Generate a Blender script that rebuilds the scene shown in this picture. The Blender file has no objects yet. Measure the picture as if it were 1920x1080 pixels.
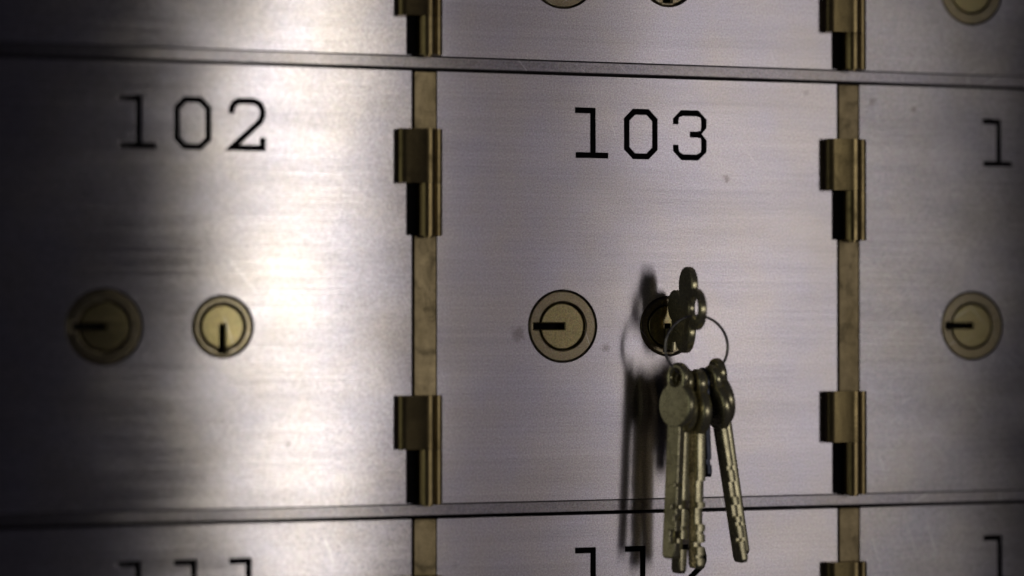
import bpy, bmesh, math, random
from mathutils import Vector, Matrix
random.seed(7)
sc = bpy.context.scene
COL = sc.collection
MM = 0.001

# ------------------------------------------------------------------ camera
cam_d = bpy.data.cameras.new('camera'); cam = bpy.data.objects.new('camera', cam_d); COL.objects.link(cam)
CP = Vector((-0.19667, -0.68539, 0.05599)); YAW, PIT = 0.31897, 0.0119
cam.location = CP
fw = Vector((math.sin(YAW)*math.cos(PIT), math.cos(YAW)*math.cos(PIT), math.sin(PIT)))
cam.rotation_euler = fw.to_track_quat('-Z', 'Y').to_euler()
cam_d.sensor_width = 36.0; cam_d.lens = 4720.6/1920*36.0
cam_d.clip_start = 0.02; cam_d.clip_end = 50
cam_d.dof.use_dof = True
cam_d.dof.focus_distance = (Vector((0.075, -0.004, 0.06)) - CP).dot(fw)
cam_d.dof.aperture_fstop = 2.9
sc.camera = cam

# ------------------------------------------------------------------ world and lamps
w = bpy.data.worlds.new('World'); sc.world = w; w.use_nodes = True
bgn = w.node_tree.nodes['Background']; bgn.inputs[0].default_value = (0.55, 0.52, 0.9, 1); bgn.inputs[1].default_value = 0.011

def area(name, loc, target, sx, sy, power, color):
    l = bpy.data.lights.new(name, 'AREA'); l.shape = 'RECTANGLE'; l.size = sx; l.size_y = sy
    l.energy = power; l.color = color
    o = bpy.data.objects.new(name, l); COL.objects.link(o); o.location = loc
    o.rotation_euler = (Vector(target) - Vector(loc)).to_track_quat('-Z', 'Y').to_euler()
    return o
area('tall_lamp', (0.443, -2.0, 0.13), (0.03, 0, 0.06), 0.08, 0.28, 1.22, (1.0, 0.955, 0.86))
area('middle_fill_lamp', (0.72, -2.02, 0.11), (0.05, 0, 0.06), 0.66, 0.85, 0.60, (1.0, 0.90, 0.94))  # wide dim fill, added to brighten the doors between the two glare streaks
area('side_lamp', (1.03, -2.0, 0.11), (0.06, 0, 0.06), 0.40, 0.62, 1.06, (1.0, 0.94, 0.91))
area('left_fill_lamp', (-1.5, -0.55, 0.15), (0.06, 0, 0.04), 0.9, 0.9, 0.75, (0.98, 1.0, 0.80))  # unseen fill, added to lift the dark key faces
sc.view_settings.view_transform = 'Standard'; sc.view_settings.look = 'None'
sc.view_settings.exposure = 0; sc.view_settings.gamma = 1

# ------------------------------------------------------------------ materials
class N:
    def __init__(s, name):
        s.m = bpy.data.materials.new(name); s.m.use_nodes = True
        s.t = s.m.node_tree; s.t.nodes.clear()
    def n(s, typ, ins=None, **kw):
        x = s.t.nodes.new(typ)
        for k, v in kw.items(): setattr(x, k, v)
        for k, v in (ins or {}).items():
            if isinstance(v, bpy.types.NodeSocket): s.t.links.new(v, x.inputs[k])
            else: x.inputs[k].default_value = v
        return x
    def math(s, op, a, b=0.0, c=0.0):
        return s.n('ShaderNodeMath', {0: a, 1: b, 2: c}, operation=op).outputs[0]
    def mix(s, f, a, b):
        x = s.n('ShaderNodeMix', data_type='RGBA')
        for i, v in ((0, f), (6, a), (7, b)):
            if isinstance(v, bpy.types.NodeSocket): s.t.links.new(v, x.inputs[i])
            else: x.inputs[i].default_value = v
        return x.outputs[2]
    def noise(s, vec, scale, detail=4, rough=0.55, dist=0.0):
        return s.n('ShaderNodeTexNoise', {'Vector': vec, 'Scale': scale, 'Detail': detail, 'Roughness': rough, 'Distortion': dist}).outputs[0]
    def remap(s, v, a, b, c, d):
        return s.n('ShaderNodeMapRange', {0: v, 1: a, 2: b, 3: c, 4: d}).outputs[0]
    def scaled(s, v, sc3):
        return s.n('ShaderNodeMapping', {'Vector': v, 'Scale': sc3}).outputs[0]

def brushed(name, base=(0.62, 0.588, 0.608), seed=0.0, edge_dirt=0.75, stains=(), wave=0.00055):
    g = N(name)
    pos = g.n('ShaderNodeNewGeometry').outputs['Position']
    p = g.n('ShaderNodeVectorMath', {0: pos, 1: (seed, seed*0.3, seed*0.7)}, operation='ADD').outputs[0]
    fine = g.noise(g.scaled(p, (14, 14, 1500)), 1.0, 3, 0.6)          # hair lines of the brushing
    mid = g.noise(g.scaled(p, (9, 9, 520)), 1.0, 4, 0.6)
    speck = g.noise(p, 2200, 3, 0.8)
    cloud = g.noise(g.scaled(p, (16, 16, 30)), 1.0, 5, 0.6, 0.6)
    soft = g.noise(g.scaled(p, (10, 10, 90)), 1.0, 3, 0.5)
    # reflectance
    v = g.math('ADD', g.remap(fine, 0.25, 0.75, -0.10, 0.10), g.remap(mid, 0.3, 0.7, -0.035, 0.035))
    v = g.math('ADD', v, g.remap(speck, 0.3, 0.7, -0.42, 0.42))
    v = g.math('ADD', v, g.remap(cloud, 0.3, 0.7, -0.04, 0.04))
    v = g.math('ADD', v, 1.0)
    tint = g.mix(g.remap(g.noise(p, 45, 3, 0.6), 0.35, 0.65, 0.0, 1.0), (base[0]*0.97, base[1]*0.97, base[2]*1.04, 1), (base[0]*1.03, base[1]*1.0, base[2]*0.94, 1))
    chroma = g.n('ShaderNodeTexNoise', {'Vector': p, 'Scale': 1700.0, 'Detail': 2.0}).outputs[1]
    tint = g.mix(0.10, tint, chroma)
    colr = g.n('ShaderNodeVectorMath', {0: tint, 3: v}, operation='SCALE').outputs[0]
    for ang, sd in ((0.5, 3.0), (-0.85, 7.0), (1.9, 11.0)):        # stray scratches
        q = g.n('ShaderNodeMapping', {'Vector': p, 'Rotation': (0, ang, 0)}).outputs[0]
        line = g.remap(g.noise(g.scaled(q, (38, 38, 2300)), 1.0, 1, 0.4), 0.735, 0.77, 0.0, 1.0)
        where = g.remap(g.noise(g.n('ShaderNodeVectorMath', {0: p, 1: (sd, sd, sd)}).outputs[0], 26, 2), 0.50, 0.60, 0.0, 0.6)
        colr = g.mix(g.math('MULTIPLY', line, where), colr, (0.92, 0.9, 0.88, 1))
    # small dark pits and worn specks
    vor = g.n('ShaderNodeTexVoronoi', {'Vector': p, 'Scale': 38.0}, feature='F1')
    pit = g.math('MULTIPLY', g.remap(vor.outputs['Distance'], 0.018, 0.05, 1.0, 0.0), g.remap(g.noise(p, 20, 1), 0.52, 0.6, 0.0, 1.0))
    colr = g.mix(g.math('MULTIPLY', pit, 0.55), colr, (0.13, 0.10, 0.10, 1))
    gen = g.n('ShaderNodeSeparateXYZ', {0: g.n('ShaderNodeTexCoord').outputs['Generated']})
    ex = g.math('MINIMUM', gen.outputs[0], g.math('SUBTRACT', 1.0, gen.outputs[0]))
    ez = g.math('MINIMUM', gen.outputs[2], g.math('SUBTRACT', 1.0, gen.outputs[2]))
    edge = g.remap(g.math('MINIMUM', ex, ez), 0.002, 0.016, 1.0, 0.0)
    dirt = g.math('MULTIPLY', edge, g.remap(g.noise(g.scaled(p, (1, 1, 1.6)), 130, 6, 0.7), 0.50, 0.66, 0.0, edge_dirt))
    for (sx, sz, sr) in stains:
        dv = g.n('ShaderNodeVectorMath', {0: pos, 1: (sx*0.001, 0, sz*0.001)}, operation='DISTANCE').outputs['Value']
        wob = g.math('MULTIPLY', g.math('SUBTRACT', g.noise(p, 700, 4, 0.7), 0.5), 0.006)
        dirt = g.math('MAXIMUM', dirt, g.remap(g.math('ADD', dv, wob), sr*0.0004, sr*0.001, 0.45, 0.0))
    colr = g.mix(dirt, colr, (0.15, 0.11, 0.085, 1))
    rv = g.math('ADD', g.remap(soft, 0.3, 0.7, -0.012, 0.012), g.remap(cloud, 0.3, 0.7, -0.018, 0.018))
    rv = g.math('ADD', rv, g.remap(fine, 0.3, 0.7, -0.022, 0.022))
    hgt = g.math('ADD', g.math('MULTIPLY', fine, 0.5), g.math('MULTIPLY', speck, 0.5))
    bump = g.n('ShaderNodeBump', {'Height': hgt, 'Strength': 0.10, 'Distance': 0.0001})
    warp = g.noise(g.scaled(p, (9, 9, 17)), 1.0, 2, 0.45)      # the sheet is not perfectly flat
    bump = g.n('ShaderNodeBump', {'Height': warp, 'Strength': 1.0, 'Distance': wave, 'Normal': bump.outputs[0]})
    tan = g.n('ShaderNodeCombineXYZ', {0: 1.0, 1: 0.0, 2: 0.0}).outputs[0]
    a = g.n('ShaderNodeBsdfAnisotropic', {'Color': colr, 'Roughness': g.math('ADD', rv, 0.218), 'Anisotropy': 0.63, 'Normal': bump.outputs[0], 'Tangent': tan}, distribution='BECKMANN')
    b = g.n('ShaderNodeBsdfAnisotropic', {'Color': colr, 'Roughness': g.math('ADD', rv, 0.416), 'Anisotropy': 0.74, 'Normal': bump.outputs[0], 'Tangent': tan}, distribution='GGX')
    mx = g.n('ShaderNodeMixShader', {0: 0.34, 1: a.outputs[0], 2: b.outputs[0]})
    out = g.n('ShaderNodeOutputMaterial', {'Surface': mx.outputs[0]})
    return g.m

def metal(name, c1, c2, rough, scale=120, grime=(0.05, 0.04, 0.02), gr=0.5, bumps=0.15, streak=(1, 1, 1), spec=0.5, metallic=1.0):
    g = N(name)
    pos = g.n('ShaderNodeTexCoord').outputs['Object']
    oi = g.n('ShaderNodeObjectInfo').outputs['Random']
    off = g.n('ShaderNodeVectorMath', {0: (1.3, 2.1, 0.7), 3: oi}, operation='SCALE').outputs[0]
    p = g.n('ShaderNodeVectorMath', {0: pos, 1: off}, operation='ADD').outputs[0]
    ps = g.scaled(p, streak)
    n1 = g.noise(ps, scale, 5, 0.65, 0.4)
    n2 = g.noise(ps, scale*5, 4, 0.7)
    n3 = g.noise(p, scale*1.3, 5, 0.7, 1.0)
    c = g.mix(g.remap(n1, 0.35, 0.65, 0, 1), c1 + (1,), c2 + (1,))
    v = g.math('ADD', g.remap(n2, 0.3, 0.7, 0.84, 1.16), g.remap(g.noise(p, 2300, 2, 0.7), 0.3, 0.7, -0.14, 0.14))
    c = g.n('ShaderNodeVectorMath', {0: c, 3: v}, operation='SCALE').outputs[0]
    c = g.mix(g.math('MULTIPLY', g.remap(n3, 0.52, 0.72, 0, 1), gr), c, grime + (1,))
    hgt = g.math('ADD', n2, g.math('MULTIPLY', n3, 1.0))
    bump = g.n('ShaderNodeBump', {'Height': hgt, 'Strength': bumps, 'Distance': 0.0002})
    r = g.remap(n3, 0.3, 0.75, rough - 0.04, rough + 0.10)
    b = g.n('ShaderNodeBsdfPrincipled', {'Base Color': c, 'Metallic': metallic, 'Roughness': r, 'Normal': bump.outputs[0], 'Specular IOR Level': spec})
    g.n('ShaderNodeOutputMaterial', {'Surface': b.outputs[0]})
    return g.m

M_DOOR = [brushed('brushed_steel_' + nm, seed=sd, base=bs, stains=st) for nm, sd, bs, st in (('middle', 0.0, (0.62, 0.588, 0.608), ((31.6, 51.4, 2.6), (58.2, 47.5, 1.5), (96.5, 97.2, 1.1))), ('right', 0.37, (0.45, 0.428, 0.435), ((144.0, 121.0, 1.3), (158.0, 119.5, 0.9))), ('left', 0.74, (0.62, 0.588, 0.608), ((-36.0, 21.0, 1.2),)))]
M_BAND = brushed('brushed_steel_band', base=(0.33, 0.308, 0.318), seed=3.1, edge_dirt=0.0)
M_BRASS = metal('hinge_brass', (0.43, 0.335, 0.165), (0.34, 0.26, 0.125), 0.31, 60, gr=0.5, streak=(1, 1, 0.25))
M_STRIP = metal('strip_brass', (0.375, 0.30, 0.175), (0.29, 0.23, 0.125), 0.42, 90, grime=(0.10, 0.085, 0.05), gr=0.7, streak=(1, 1, 0.4))
M_LOCK = brushed('lock_brass', base=(0.33, 0.275, 0.11), seed=5.2, edge_dirt=0.35, wave=0.0)
M_LOCKRING = brushed('lock_ring_brass', base=(0.27, 0.222, 0.12), seed=6.1, edge_dirt=0.5, wave=0.0)
M_KEY = metal('key_nickel_silver', (0.82, 0.76, 0.47), (0.68, 0.62, 0.39), 0.24, 200, grime=(0.08, 0.075, 0.04), gr=0.4, bumps=0.05, metallic=0.76)
M_STEEL = metal('ring_steel', (0.85, 0.83, 0.8), (0.7, 0.68, 0.66), 0.2, 300, gr=0.15)
M_SHADEKEY = metal('shaded_key_metal', (0.10, 0.11, 0.14), (0.07, 0.075, 0.10), 0.4, 200, gr=0.3)  # bluish dark tone puts the short key's shadow into its colour
M_BLACK = metal('black_enamel', (0.004, 0.0035, 0.004), (0.006, 0.005, 0.006), 0.6, 300, gr=0.0, metallic=0.0, spec=0.06)
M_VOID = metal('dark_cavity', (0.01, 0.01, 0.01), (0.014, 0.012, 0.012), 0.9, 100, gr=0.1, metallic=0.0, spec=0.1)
M_GRIME = metal('dried_polish', (0.10, 0.085, 0.055), (0.16, 0.13, 0.09), 0.8, 500, gr=0.5, metallic=0.0, spec=0.2)

# ------------------------------------------------------------------ mesh helpers (units: mm)
def mesh_obj(name, me, mat, parent=None):
    me.name = name
    o = bpy.data.objects.new(name, me); COL.objects.link(o)
    me.materials.clear(); me.materials.append(mat)
    if parent: o.parent = parent
    return o

def slab(loops, y_front, thick, bev=0.12, bres=1):
    """closed outlines in the X-Z plane (holes by even-odd fill) -> solid plate whose front is at y_front; mm in, m out"""
    cu = bpy.data.curves.new('tmp', 'CURVE'); cu.dimensions = '2D'; cu.fill_mode = 'BOTH'
    cu.extrude = max((thick/2 - bev), 0.001)*MM; cu.bevel_depth = bev*MM; cu.bevel_resolution = bres; cu.offset = -bev*MM
    for lp in loops:
        s = cu.splines.new('POLY'); s.points.add(len(lp) - 1); s.use_cyclic_u = True
        for q, (x, z) in zip(s.points, lp): q.co = (x*MM, z*MM, 0, 1)
    o = bpy.data.objects.new('tmp', cu); COL.objects.link(o)
    me = bpy.data.meshes.new_from_object(o.evaluated_get(bpy.context.evaluated_depsgraph_get()))
    bpy.data.objects.remove(o); bpy.data.curves.remove(cu)
    # curve plane XY -> XZ, normal towards -Y
    me.transform(Matrix.Translation((0, (y_front + thick/2)*MM, 0)) @ Matrix.Rotation(math.pi/2, 4, 'X'))
    bm = bmesh.new(); bm.from_mesh(me); bmesh.ops.remove_doubles(bm, verts=bm.verts, dist=1e-7)
    bmesh.ops.recalc_face_normals(bm, faces=bm.faces); bm.to_mesh(me); bm.free(); me.update()
    return me

def circle(cx, cz, r, n=64, a0=0, a1=2*math.pi, close=True):
    k = n if close else n + 1
    return [(cx + r*math.cos(a0 + (a1 - a0)*i/n), cz + r*math.sin(a0 + (a1 - a0)*i/n)) for i in range(k)]

def rect(x0, x1, z0, z1): return [(x0, z0), (x1, z0), (x1, z1), (x0, z1)]

def stroke(pts, wd, closed=False):
    h = wd/2; n = len(pts)
    def side(s):
        out = []
        for i, p in enumerate(pts):
            if closed or 0 < i < n - 1:
                a, b = Vector(pts[i - 1]), Vector(pts[(i + 1) % n]); p = Vector(p)
                d1, d2 = (p - a).normalized(), (b - p).normalized()
                n1, n2 = Vector((-d1.y, d1.x)), Vector((-d2.y, d2.x))
                m = (n1 + n2).normalized(); L = h/max(0.35, m.dot(n1))
                q = p + m*L*s
            else:
                a, b = (Vector(pts[0]), Vector(pts[1])) if i == 0 else (Vector(pts[-2]), Vector(pts[-1]))
                d = (b - a).normalized(); e = -d*h if i == 0 else d*h
                q = Vector(p) + Vector((-d.y, d.x))*h*s + e*0.9
            out.append((q.x, q.y))
        return out
    if closed: return [side(1), side(-1)]
    return [side(1) + side(-1)[::-1]]

# glyph strokes in mm, left-bottom origin, cell about 10 wide x 13 high (centre lines)
def glyph(c, wd):
    if c == '1':
        h = wd/2; x = 4.9
        return [[(-0.6, 13-h), (-0.6, 13+h), (x+h, 13+h), (x+h, h), (9.6, h), (9.6, -h), (-0.4, -h), (-0.4, h), (x-h, h), (x-h, 13-h)]]
    if c == '0':
        k = 2.3
        return stroke([(k, 0), (8.8-k, 0), (8.8, k), (8.8, 13-k), (8.8-k, 13), (k, 13), (0, 13-k), (0, k)], wd, True)
    if c == '2':
        return stroke([(0, 10.2), (0, 10.9), (0.7, 12.3), (2.1, 13), (6.4, 13), (8.1, 12.1), (8.8, 10.4), (8.8, 9.0), (8.1, 7.4), (0.1, 0), (8.8, 0), (8.8, 2.2)], wd)
    if c == '3':
        return stroke([(0, 9.9), (0, 11.0), (1.9, 13), (6.9, 13), (8.9, 10.9), (8.9, 9.0), (7.3, 7.0)], wd), \
               stroke([(4.8, 6.75), (7.2, 6.75), (8.9, 4.9), (8.9, 2.0), (6.9, 0), (2.0, 0), (0, 2.0), (0, 3.3)], wd)
    if c == '4':
        return stroke([(6.6, 0), (6.6, 13), (0, 4.2), (8.8, 4.2)], wd)

def digits(text, x0, z0, wd):
    loops = []
    for i, c in enumerate(text):
        if c == '3':  # one outline built from the two lobes
            h = wd/2
            o1 = [(-h, 9.7), (-h, 11.3), (1.7, 13+h), (7.1, 13+h), (8.9+h, 11.2), (8.9+h, 8.8), (8.1, 6.9), (8.9+h, 5.2), (8.9+h, 1.7), (7.1, -h), (1.8, -h), (-h, 1.8), (-h, 3.6),
                  (h, 3.6), (h, 2.7), (1.0, 1.6), (2.3, h), (6.6, h), (7.9, 1.5), (8.9-h, 2.4), (8.9-h, 4.6), (8.0, 5.7), (6.6, 6.75-h), (4.5, 6.75-h), (4.5, 6.75+h), (6.6, 6.75+h), (7.9, 7.8), (8.9-h, 9.2), (8.9-h, 10.7), (7.9, 11.8), (6.6, 13-h), (2.3, 13-h), (1.0, 11.8), (h, 10.7), (h, 9.7)]
            g = [o1]
        else:
            g = glyph(c, wd)
        # 1 starts at 0 ; others a little inset, 15.5 mm advance
        dx = x0 + i*15.38 + (0.6 if c != '1' else 0.6)
        if c == '2' or c == '3': dx += 0.0
        for lp in g: loops.append([(x + dx, z + z0) for x, z in lp])
    return loops

def extrude_xy(profile, z0, z1, bev=0.25):
    """profile in X-Y (mm) extruded along Z"""
    bm = bmesh.new()
    vs = [bm.verts.new((x*MM, y*MM, z0*MM)) for x, y in profile]
    f = bm.faces.new(vs)
    r = bmesh.ops.extrude_face_region(bm, geom=[f])
    bmesh.ops.translate(bm, verts=[v for v in r['geom'] if isinstance(v, bmesh.types.BMVert)], vec=(0, 0, (z1 - z0)*MM))
    bmesh.ops.recalc_face_normals(bm, faces=bm.faces)
    rim = [e for e in bm.edges if abs(e.verts[0].co.z - e.verts[1].co.z) < 1e-9]
    if bev: bmesh.ops.bevel(bm, geom=rim, offset=bev*MM, segments=2, affect='EDGES', clamp_overlap=True)
    me = bpy.data.meshes.new('x'); bm.to_mesh(me); bm.free()
    return me

def flat_n(me, p):
    v = [me.vertices[i].co for i in p.vertices[:]]
    n = Vector((0, 0, 0))
    for a, b in zip(v, v[1:] + v[:1]): n += (a - v[0]).cross(b - v[0])
    return n.normalized() if n.length > 0 else Vector((0, 0, 1))

def smooth(me, ang=35):
    me.update()
    me.set_sharp_from_angle(angle=math.radians(ang))
    me.polygons.foreach_set('use_smooth', [abs(flat_n(me, p).y) < 0.998 for p in me.polygons]); me.update()
    return me

def box(x0, x1, y0, y1, z0, z1, bev=0.2):
    return extrude_xy([(x0, y0), (x1, y0), (x1, y1), (x0, y1)], z0, z1, bev)

def thing(name, label, cat, loc=(0, 0, 0), group=None):
    o = bpy.data.objects.new(name, None); COL.objects.link(o); o.location = [c*MM for c in loc]
    o['label'] = label; o['category'] = cat; o['kind'] = 'thing'; o.empty_display_size = 0.01
    if group: o['group'] = group
    return o
def tag(o, label, cat, group=None):
    o['label'] = label; o['category'] = cat
    if group: o['group'] = group
    return o

# ------------------------------------------------------------------ cabinet frame
PW, PH = 132.37, 127.0
fr = thing('cabinet_frame', 'flat steel crossbars running between the rows of numbered locker doors', 'cabinet frame')
mesh_obj('backing_panel', box(-240, 330, 9, 11, -160, 270, 0), M_VOID, fr)
for z in (0.0, PH):
    mesh_obj('crossbar', smooth(box(-240, 330, 0.15, 8.5, z, z + 3.12, 0.18), 30), M_BAND, fr)

# ------------------------------------------------------------------ doors
LX_A, LX_B, LZ = 45.1, 77.8, 53.6
RA, RB = 10.55, 8.8
mesh_cache = {}
def door_mesh(key, z0, z1, number, nz, lz):
    loops = [rect(7.25, PW - 0.15, z0, z1)]
    if number: loops += digits(number, 48.9, nz, 1.6)
    loops += [circle(LX_A, lz, RA, 96), circle(LX_B, lz, RB, 96)]
    return slab(loops, 0, 5.5, 0.09, 2)

def plug_loop(r, slot, sw, inner):
    """circle with a slot cut from its edge; slot = direction angle, inner = how far past the centre it starts"""
    h = sw/2; a = math.asin(h/r)
    pts = circle(0, 0, r, 80, slot + a, slot + 2*math.pi - a, False)
    c, s = math.cos(slot), math.sin(slot)
    for u, v in ((inner, -h), (inner, h)): pts.append((u*c - v*s, u*s + v*c))
    return pts
def ring_loops(R, r, slot, sw, outer):
    h = sw/2; a = math.asin(h/r)
    pts = circle(0, 0, r, 80, slot + a, slot + 2*math.pi - a, False)
    c, s = math.cos(slot), math.sin(slot)
    for u, v in ((outer, -h), (outer, h)): pts.append((u*c - v*s, u*s + v*c))
    return [circle(0, 0, R, 96), pts]

def lock(door, x, z, R, small, slot):
    T = Matrix.Translation((x*MM, 0, z*MM))
    if small:
        rm = slab(ring_loops(R - 0.25, 6.1, slot, 1.8, 7.3), 0.1, 5, 0.75, 3)
        pm = slab([plug_loop(5.85, slot, 1.8, -0.7)], 0.25, 5, 0.2, 2)
    else:
        rm = slab(ring_loops(R - 0.3, 6.95, slot, 1.75, 8.75), 0.0, 5, 0.45, 4)
        pm = slab([plug_loop(6.65, slot, 1.75, -0.7)], 0.35, 5, 0.35, 3)
    r = mesh_obj('lock_ring', smooth(rm, 25), M_LOCKRING, door)
    r.location = (x*MM, 0, z*MM)
    p = mesh_obj('lock_plug', smooth(pm, 25), M_LOCK, r)
    k = mesh_obj('keyhole', slab([circle(0, 0, R - 0.5, 48)], 4.6, 1.0, 0.1), M_VOID, r)
    return r

CM, CB = (3.7, -2.75, 2.5), (6.55, -2.75, 1.45)     # main barrel and bead, mm
def barrel_profile():
    pts = [(1.2, -0.1)]
    pts += [(CM[0] + CM[2]*math.cos(a), CM[1] + CM[2]*math.sin(a)) for a in [math.radians(180 + 158*i/22) for i in range(23)]]
    pts += [(CB[0] + CB[2]*math.cos(a), CB[1] + CB[2]*math.sin(a)) for a in [math.radians(222 + 138*i/14) for i in range(15)]]
    pts += [(8.0, -0.1)]
    return pts
def leaf_profile():
    top = CM[1] - CM[2]
    pts = [(-4.7, -0.12), (-4.9, top + 2.9), (-4.7, top + 2.2), (-4.0, top + 1.6), (-2.8, top + 1.12), (1.4, top + 0.85), (2.7, top + 0.2)]
    pts += [(CM[0] + CM[2]*math.cos(a), CM[1] + CM[2]*math.sin(a)) for a in [math.radians(272 + 66*i/12) for i in range(13)]]
    pts += [(CB[0] + CB[2]*math.cos(a), CB[1] + CB[2]*math.sin(a)) for a in [math.radians(222 + 138*i/14) for i in range(15)]]
    pts += [(8.0, -0.12)]
    return pts
def hinge(door, z_top, z_mid, z_bot):
    k = mesh_obj('hinge', smooth(extrude_xy(leaf_profile(), z_mid + 0.05, z_top, 0.22), 30), M_BRASS, door)
    b = mesh_obj('hinge_barrel', smooth(extrude_xy(barrel_profile(), z_bot, z_mid - 0.05, 0.22), 30), M_BRASS, k)
    mesh_obj('hinge_recess_shade', box(-1.7, 1.3, -0.45, -0.03, z_bot + 0.2, z_mid + 0.4, 0.1), M_VOID, k)  # raised dark slab painting the shade of a hinge pocket beside the barrel
    q = mesh_obj('hinge_pin', smooth(extrude_xy([(CM[0] + 1.5*math.cos(t*math.pi/10), CM[1] + 1.5*math.sin(t*math.pi/10)) for t in range(20)], z_bot - 0.5, z_bot + 0.1, 0.1), 30), M_BRASS, k)

def door(name, number, col, z_low, height, label, nz, lz, hinges, tilt, zl=None, grp='numbered steel locker doors with brass locks'):
    X = (col)*PW
    t = thing('deposit_box', label, 'deposit box', (X + 7, 0, z_low), grp)
    def fix(o): o.location = Vector(o.location) + Vector((-7*MM, 0, 0))
    z0, z1 = 0.35, height - 0.9
    kids0 = set(COL.objects)
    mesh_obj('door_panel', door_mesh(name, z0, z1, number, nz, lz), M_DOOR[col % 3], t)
    if number:
        mesh_obj('number_engraving', slab(digits(number, 48.9, nz, 1.8), 0.28, 2.0, 0.02), M_BLACK, t)
    lock(t, LX_A, lz, RA, False, math.pi)
    lock(t, LX_B, lz, RB, True, -math.pi/2)
    mesh_obj('hinge_strip', smooth(box(0.75, 7.0, 0.25, 6, z0 + 0.1, z1 - 0.1, 0.25), 30), M_STRIP, t)
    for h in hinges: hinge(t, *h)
    for o in [o for o in COL.objects if o not in kids0 and o.parent == t]: fix(o)
    t.rotation_euler = (0, 0, math.radians(tilt))
    return t

HG = ((106.4, 91.05, 76.2), (31.1, 15.9, 0.4))
HG2 = ((107.2, 91.9, 77.0), (31.1, 15.9, 0.4))
HT = ((21.6, 11.3, 0.35),)
Z0 = 3.0
rows = [
 # number, col, label, tilt
 ('102', -1, 'steel locker door numbered 102 with the brightest vertical glare across it', 0.0),
 ('103', 0, 'steel locker door numbered 103 with a key hanging in its right lock', 0.0),
 ('104', 1, 'steel locker door numbered 104, its last digits cut by the right edge', 0.15)]
for n, c, lb, tl in rows:
    door(n, n, c, Z0, PH - 3.0, lb, 103.2 - Z0 - 0.05, LZ - Z0, HG, tl)
rows = [
 ('111', -1, 'steel locker door numbered 111 below door 102, mostly out of frame', 0.0),
 ('112', 0, 'steel locker door numbered 112 below door 103, behind the hanging key blades', 0.0),
 ('113', 1, 'steel locker door below door 104 with only the first digit 1 showing', 0.15)]
for n, c, lb, tl in rows:
    door(n, n, c, Z0 - PH, PH - 3.0, lb, 103.2 - Z0 - 0.4, LZ - Z0, HG2, tl)
rows = [
 ('t1', -1, 'blank bottom strip of the steel locker door directly above door 102', 0.0),
 ('t2', 0, 'steel locker door above door 103 with two lock rims at the top edge', 0.0),
 ('t3', 1, 'steel locker door above door 104 with one lock rim at the top edge', 0.15)]
for n, c, lb, tl in rows:
    door(n, None, c, Z0 + PH, 60.0, lb, 0, 155.9 - 130.0, HT, tl)

# ------------------------------------------------------------------ keys
def union_outline(c, circles, n=150):
    out = []
    for i in range(n):
        a = 2*math.pi*i/n; d = Vector((math.cos(a), math.sin(a))); best = 0
        for (x, y, r) in circles:
            o = Vector((x - c[0], y - c[1])); b = o.dot(d); q = b*b - (o.dot(o) - r*r)
            if q > 0 and b + math.sqrt(q) > best: best = b + math.sqrt(q)
        out.append((c[0] + d.x*best, c[1] + d.y*best))
    return out

def plate(loops, thick, bev):
    """outline in local (u, z) -> plate with u along +X, thickness along Y, centred"""
    return smooth(slab(loops, -thick/2, thick, bev, 2), 40)

# the key in the lock: trefoil bow lying in the Y-Z plane, u = distance out from the door
bow = union_outline((14.5, 58.2), [(14.5, 58.2, 5.4), (15.6, 65.4, 5.3), (21.4, 58.4, 5.9), (13.0, 51.8, 5.9), (6.5, 59.5, 4.6)])
k0 = thing('key', 'trefoil headed key standing in the right lock of door 103', 'key', (LX_B, 0, LZ), 'keys')
def in_lock(o): 
    o.rotation_euler = (0, 0, -math.pi/2)      # u (+X) -> -Y
    return o
sh = lambda lp: [(u, z - LZ) for u, z in lp]
in_lock(mesh_obj('key_bow', plate([sh(bow), sh(circle(21.6, 58.8, 3.2, 32))], 2.0, 0.4), M_KEY, k0))
blade = [(-4.0, 46.7), (5.0, 46.7), (5.0, 49.0), (9.5, 49.0), (9.5, 62.0), (4.2, 62.0), (4.2, 53.0), (-4.0, 53.0)]
in_lock(mesh_obj('key_shank', plate([sh(blade)], 1.5, 0.2), M_KEY, k0))

# the split ring
RP, RC, RR = 19.5, (78.7, 47.7), 8.95
def coil(R, rad, turns, pitch, n=160, m=10):
    bm = bmesh.new(); prev = None; N_ = int(n*turns)
    for i in range(N_ + 1):
        a = math.radians(215) + 2*math.pi*turns*i/N_
        c = Vector((R*math.cos(a), pitch*(i/N_ - 0.5)*turns, R*math.sin(a)))
        e1 = Vector((math.cos(a), 0, math.sin(a))); e2 = Vector((0, 1, 0))
        vs = [bm.verts.new((c + (e1*math.cos(2*math.pi*j/m) + e2*math.sin(2*math.pi*j/m)*1.15)*rad)*MM) for j in range(m)]
        if prev:
            for j in range(m): bm.faces.new((prev[j], prev[(j+1) % m], vs[(j+1) % m], vs[j]))
        else: bm.faces.new(vs[::-1])
        prev = vs
    bm.faces.new(prev); bmesh.ops.recalc_face_normals(bm, faces=bm.faces)
    me = bpy.data.meshes.new('c'); bm.to_mesh(me); bm.free(); return smooth(me, 50)
ring = mesh_obj('key_ring', coil(RR, 0.36, 2.0, 0.76), M_STEEL)
ring.location = (RC[0]*MM, -RP*MM, RC[1]*MM); ring.rotation_euler = (0, 0, math.radians(-14))
tag(ring, 'thin round steel key ring hanging from the key in the lock', 'key ring')

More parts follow.
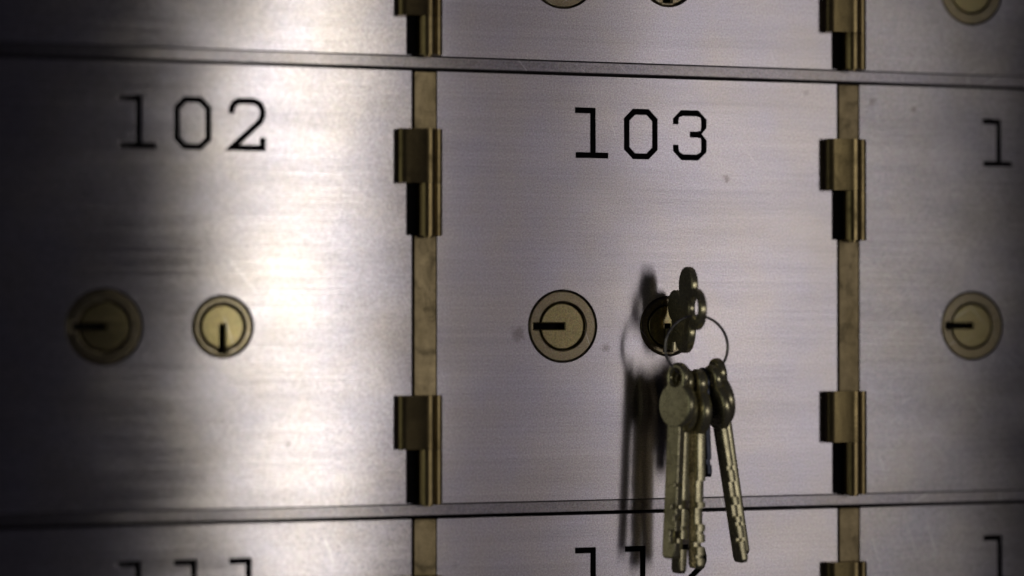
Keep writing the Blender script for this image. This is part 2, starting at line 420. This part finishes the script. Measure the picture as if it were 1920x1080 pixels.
def key_outline(length, bw, notches, rb=7.0):
    """hole centre at origin, blade towards -z; notches: (distance from hole, height, depth) cut in the +u side"""
    bow = union_outline((0, -6.0), [(0, 0, 4.3), (0, -7.8, rb), (0, -3, 4.0)])
    # split where the bow meets the blade, then follow the blade
    h = bw/2; zb = -7.8 - math.sqrt(rb*rb - h*h)
    keep = [p for p in bow if not (p[1] < zb + 0.05 and abs(p[0]) < h + 0.02)]
    # order: start from right side of gap, counter-clockwise
    keep.sort(key=lambda p: (math.atan2(p[1] + 6.0, p[0]) - math.radians(-89.9)) % (2*math.pi))
    right = []
    z = zb
    ns = sorted(notches)
    for d, hh, dp in ns:
        right += [(h, -d), (h - dp, -d), (h - dp, -d - hh), (h, -d - hh)]
    L = [(-h, zb)] + [(-h, -length + 1.0), (-h + 1.0, -length), (h - 1.2, -length), (h, -length + 1.2)]
    up = list(reversed(right))
    return keep + L + up + [(h, zb)]

def hanging_key(phi, psi, tilt, length, bw, notches, mat, label, thick=2.3, rb=7.0, dp=0.0, lean=0.0, drop=1.6, dx=0.0):
    a = math.radians(phi)
    X = RC[0] + RR*math.sin(a) + dx; Z = RC[1] - RR*math.cos(a) - drop
    k = thing('key', label, 'key', (X, -RP - dp - RR*math.sin(a)*0.25, Z), 'keys')
    out = key_outline(length, bw, notches, rb)
    bow_z = -15.2
    b = mesh_obj('key_bow', plate([union_outline((0, -6.0), [(0, 0, 4.3), (0, -7.8, rb), (0, -3, 4.0)]), circle(0, 0, 2.1, 28)], thick, min(0.9, thick*0.36)), mat, k)
    h = bw/2
    right = []
    for d, hh, q in sorted(notches): right += [(h, -d), (h - q, -d), (h - q, -d - hh), (h, -d - hh)]
    bl = [(h, -7.0)] + right + [(h, -length + 1.0), (h - 0.9, -length), (-h + 0.9, -length), (-h, -length + 0.9), (-h, -7.0)]
    mesh_obj('key_blade', plate([bl], thick*0.95, 0.4), mat, k)
    # u axis = (cos psi, -sin psi): face normal turned psi degrees from the camera side towards -X
    R = Matrix.Rotation(math.radians(tilt), 4, 'Y') @ Matrix.Rotation(math.radians(lean), 4, 'X') @ Matrix.Rotation(-math.radians(psi), 4, 'Z')
    k.rotation_euler = R.to_euler()
    return k

nA = [(30, 0.9, 1.2), (36.2, 0.9, 2.2), (39.0, 1.6, 1.0), (43.5, 3.4, 2.4)]
nB = [(33.5, 2.6, 1.9), (41, 1.0, 1.0), (44.6, 3.0, 2.4)]
nC = [(27.5, 6.0, 1.2), (35.2, 4.6, 1.8), (41.8, 0.9, 0.9), (45, 1.3, 2.6), (48.6, 1.0, 1.2)]
nD = [(25, 1.2, 1.0), (29.5, 4.4, 1.4), (36.2, 3.4, 2.0), (41.2, 1.1, 1.0), (45.8, 1.0, 2.2)]
hanging_key(-38, 70, 2.6, 51.5, 5.2, nA, M_KEY, 'leftmost hanging key with a wide round head facing the viewer', thick=2.7, dp=1.2)
hanging_key(-19, 82, 1.8, 54.5, 5.0, nB, M_KEY, 'longest hanging key, directly behind the wide round head', thick=2.5, dp=-1.5)
hanging_key(2, 86, 0.4, 52.5, 5.6, nC, M_KEY, 'middle hanging key seen almost edge on with a straight notched blade', thick=2.9)
hanging_key(17, 92, -2.5, 27.0, 4.4, [(22, 1.5, 1.2)], M_SHADEKEY, 'short dark key ending well above the others', thick=1.8, rb=5.4, dp=-2.0)
hanging_key(31, 87, -9.4, 53.0, 5.6, nD, M_KEY, 'slanting hanging key with a dark face, left of the outermost key', thick=2.4, dp=0)
hanging_key(49, 88, -8.6, 52.5, 4.6, [], M_KEY, 'outermost slanting key on the right with a bright edge', thick=2.6, dp=-2.2)
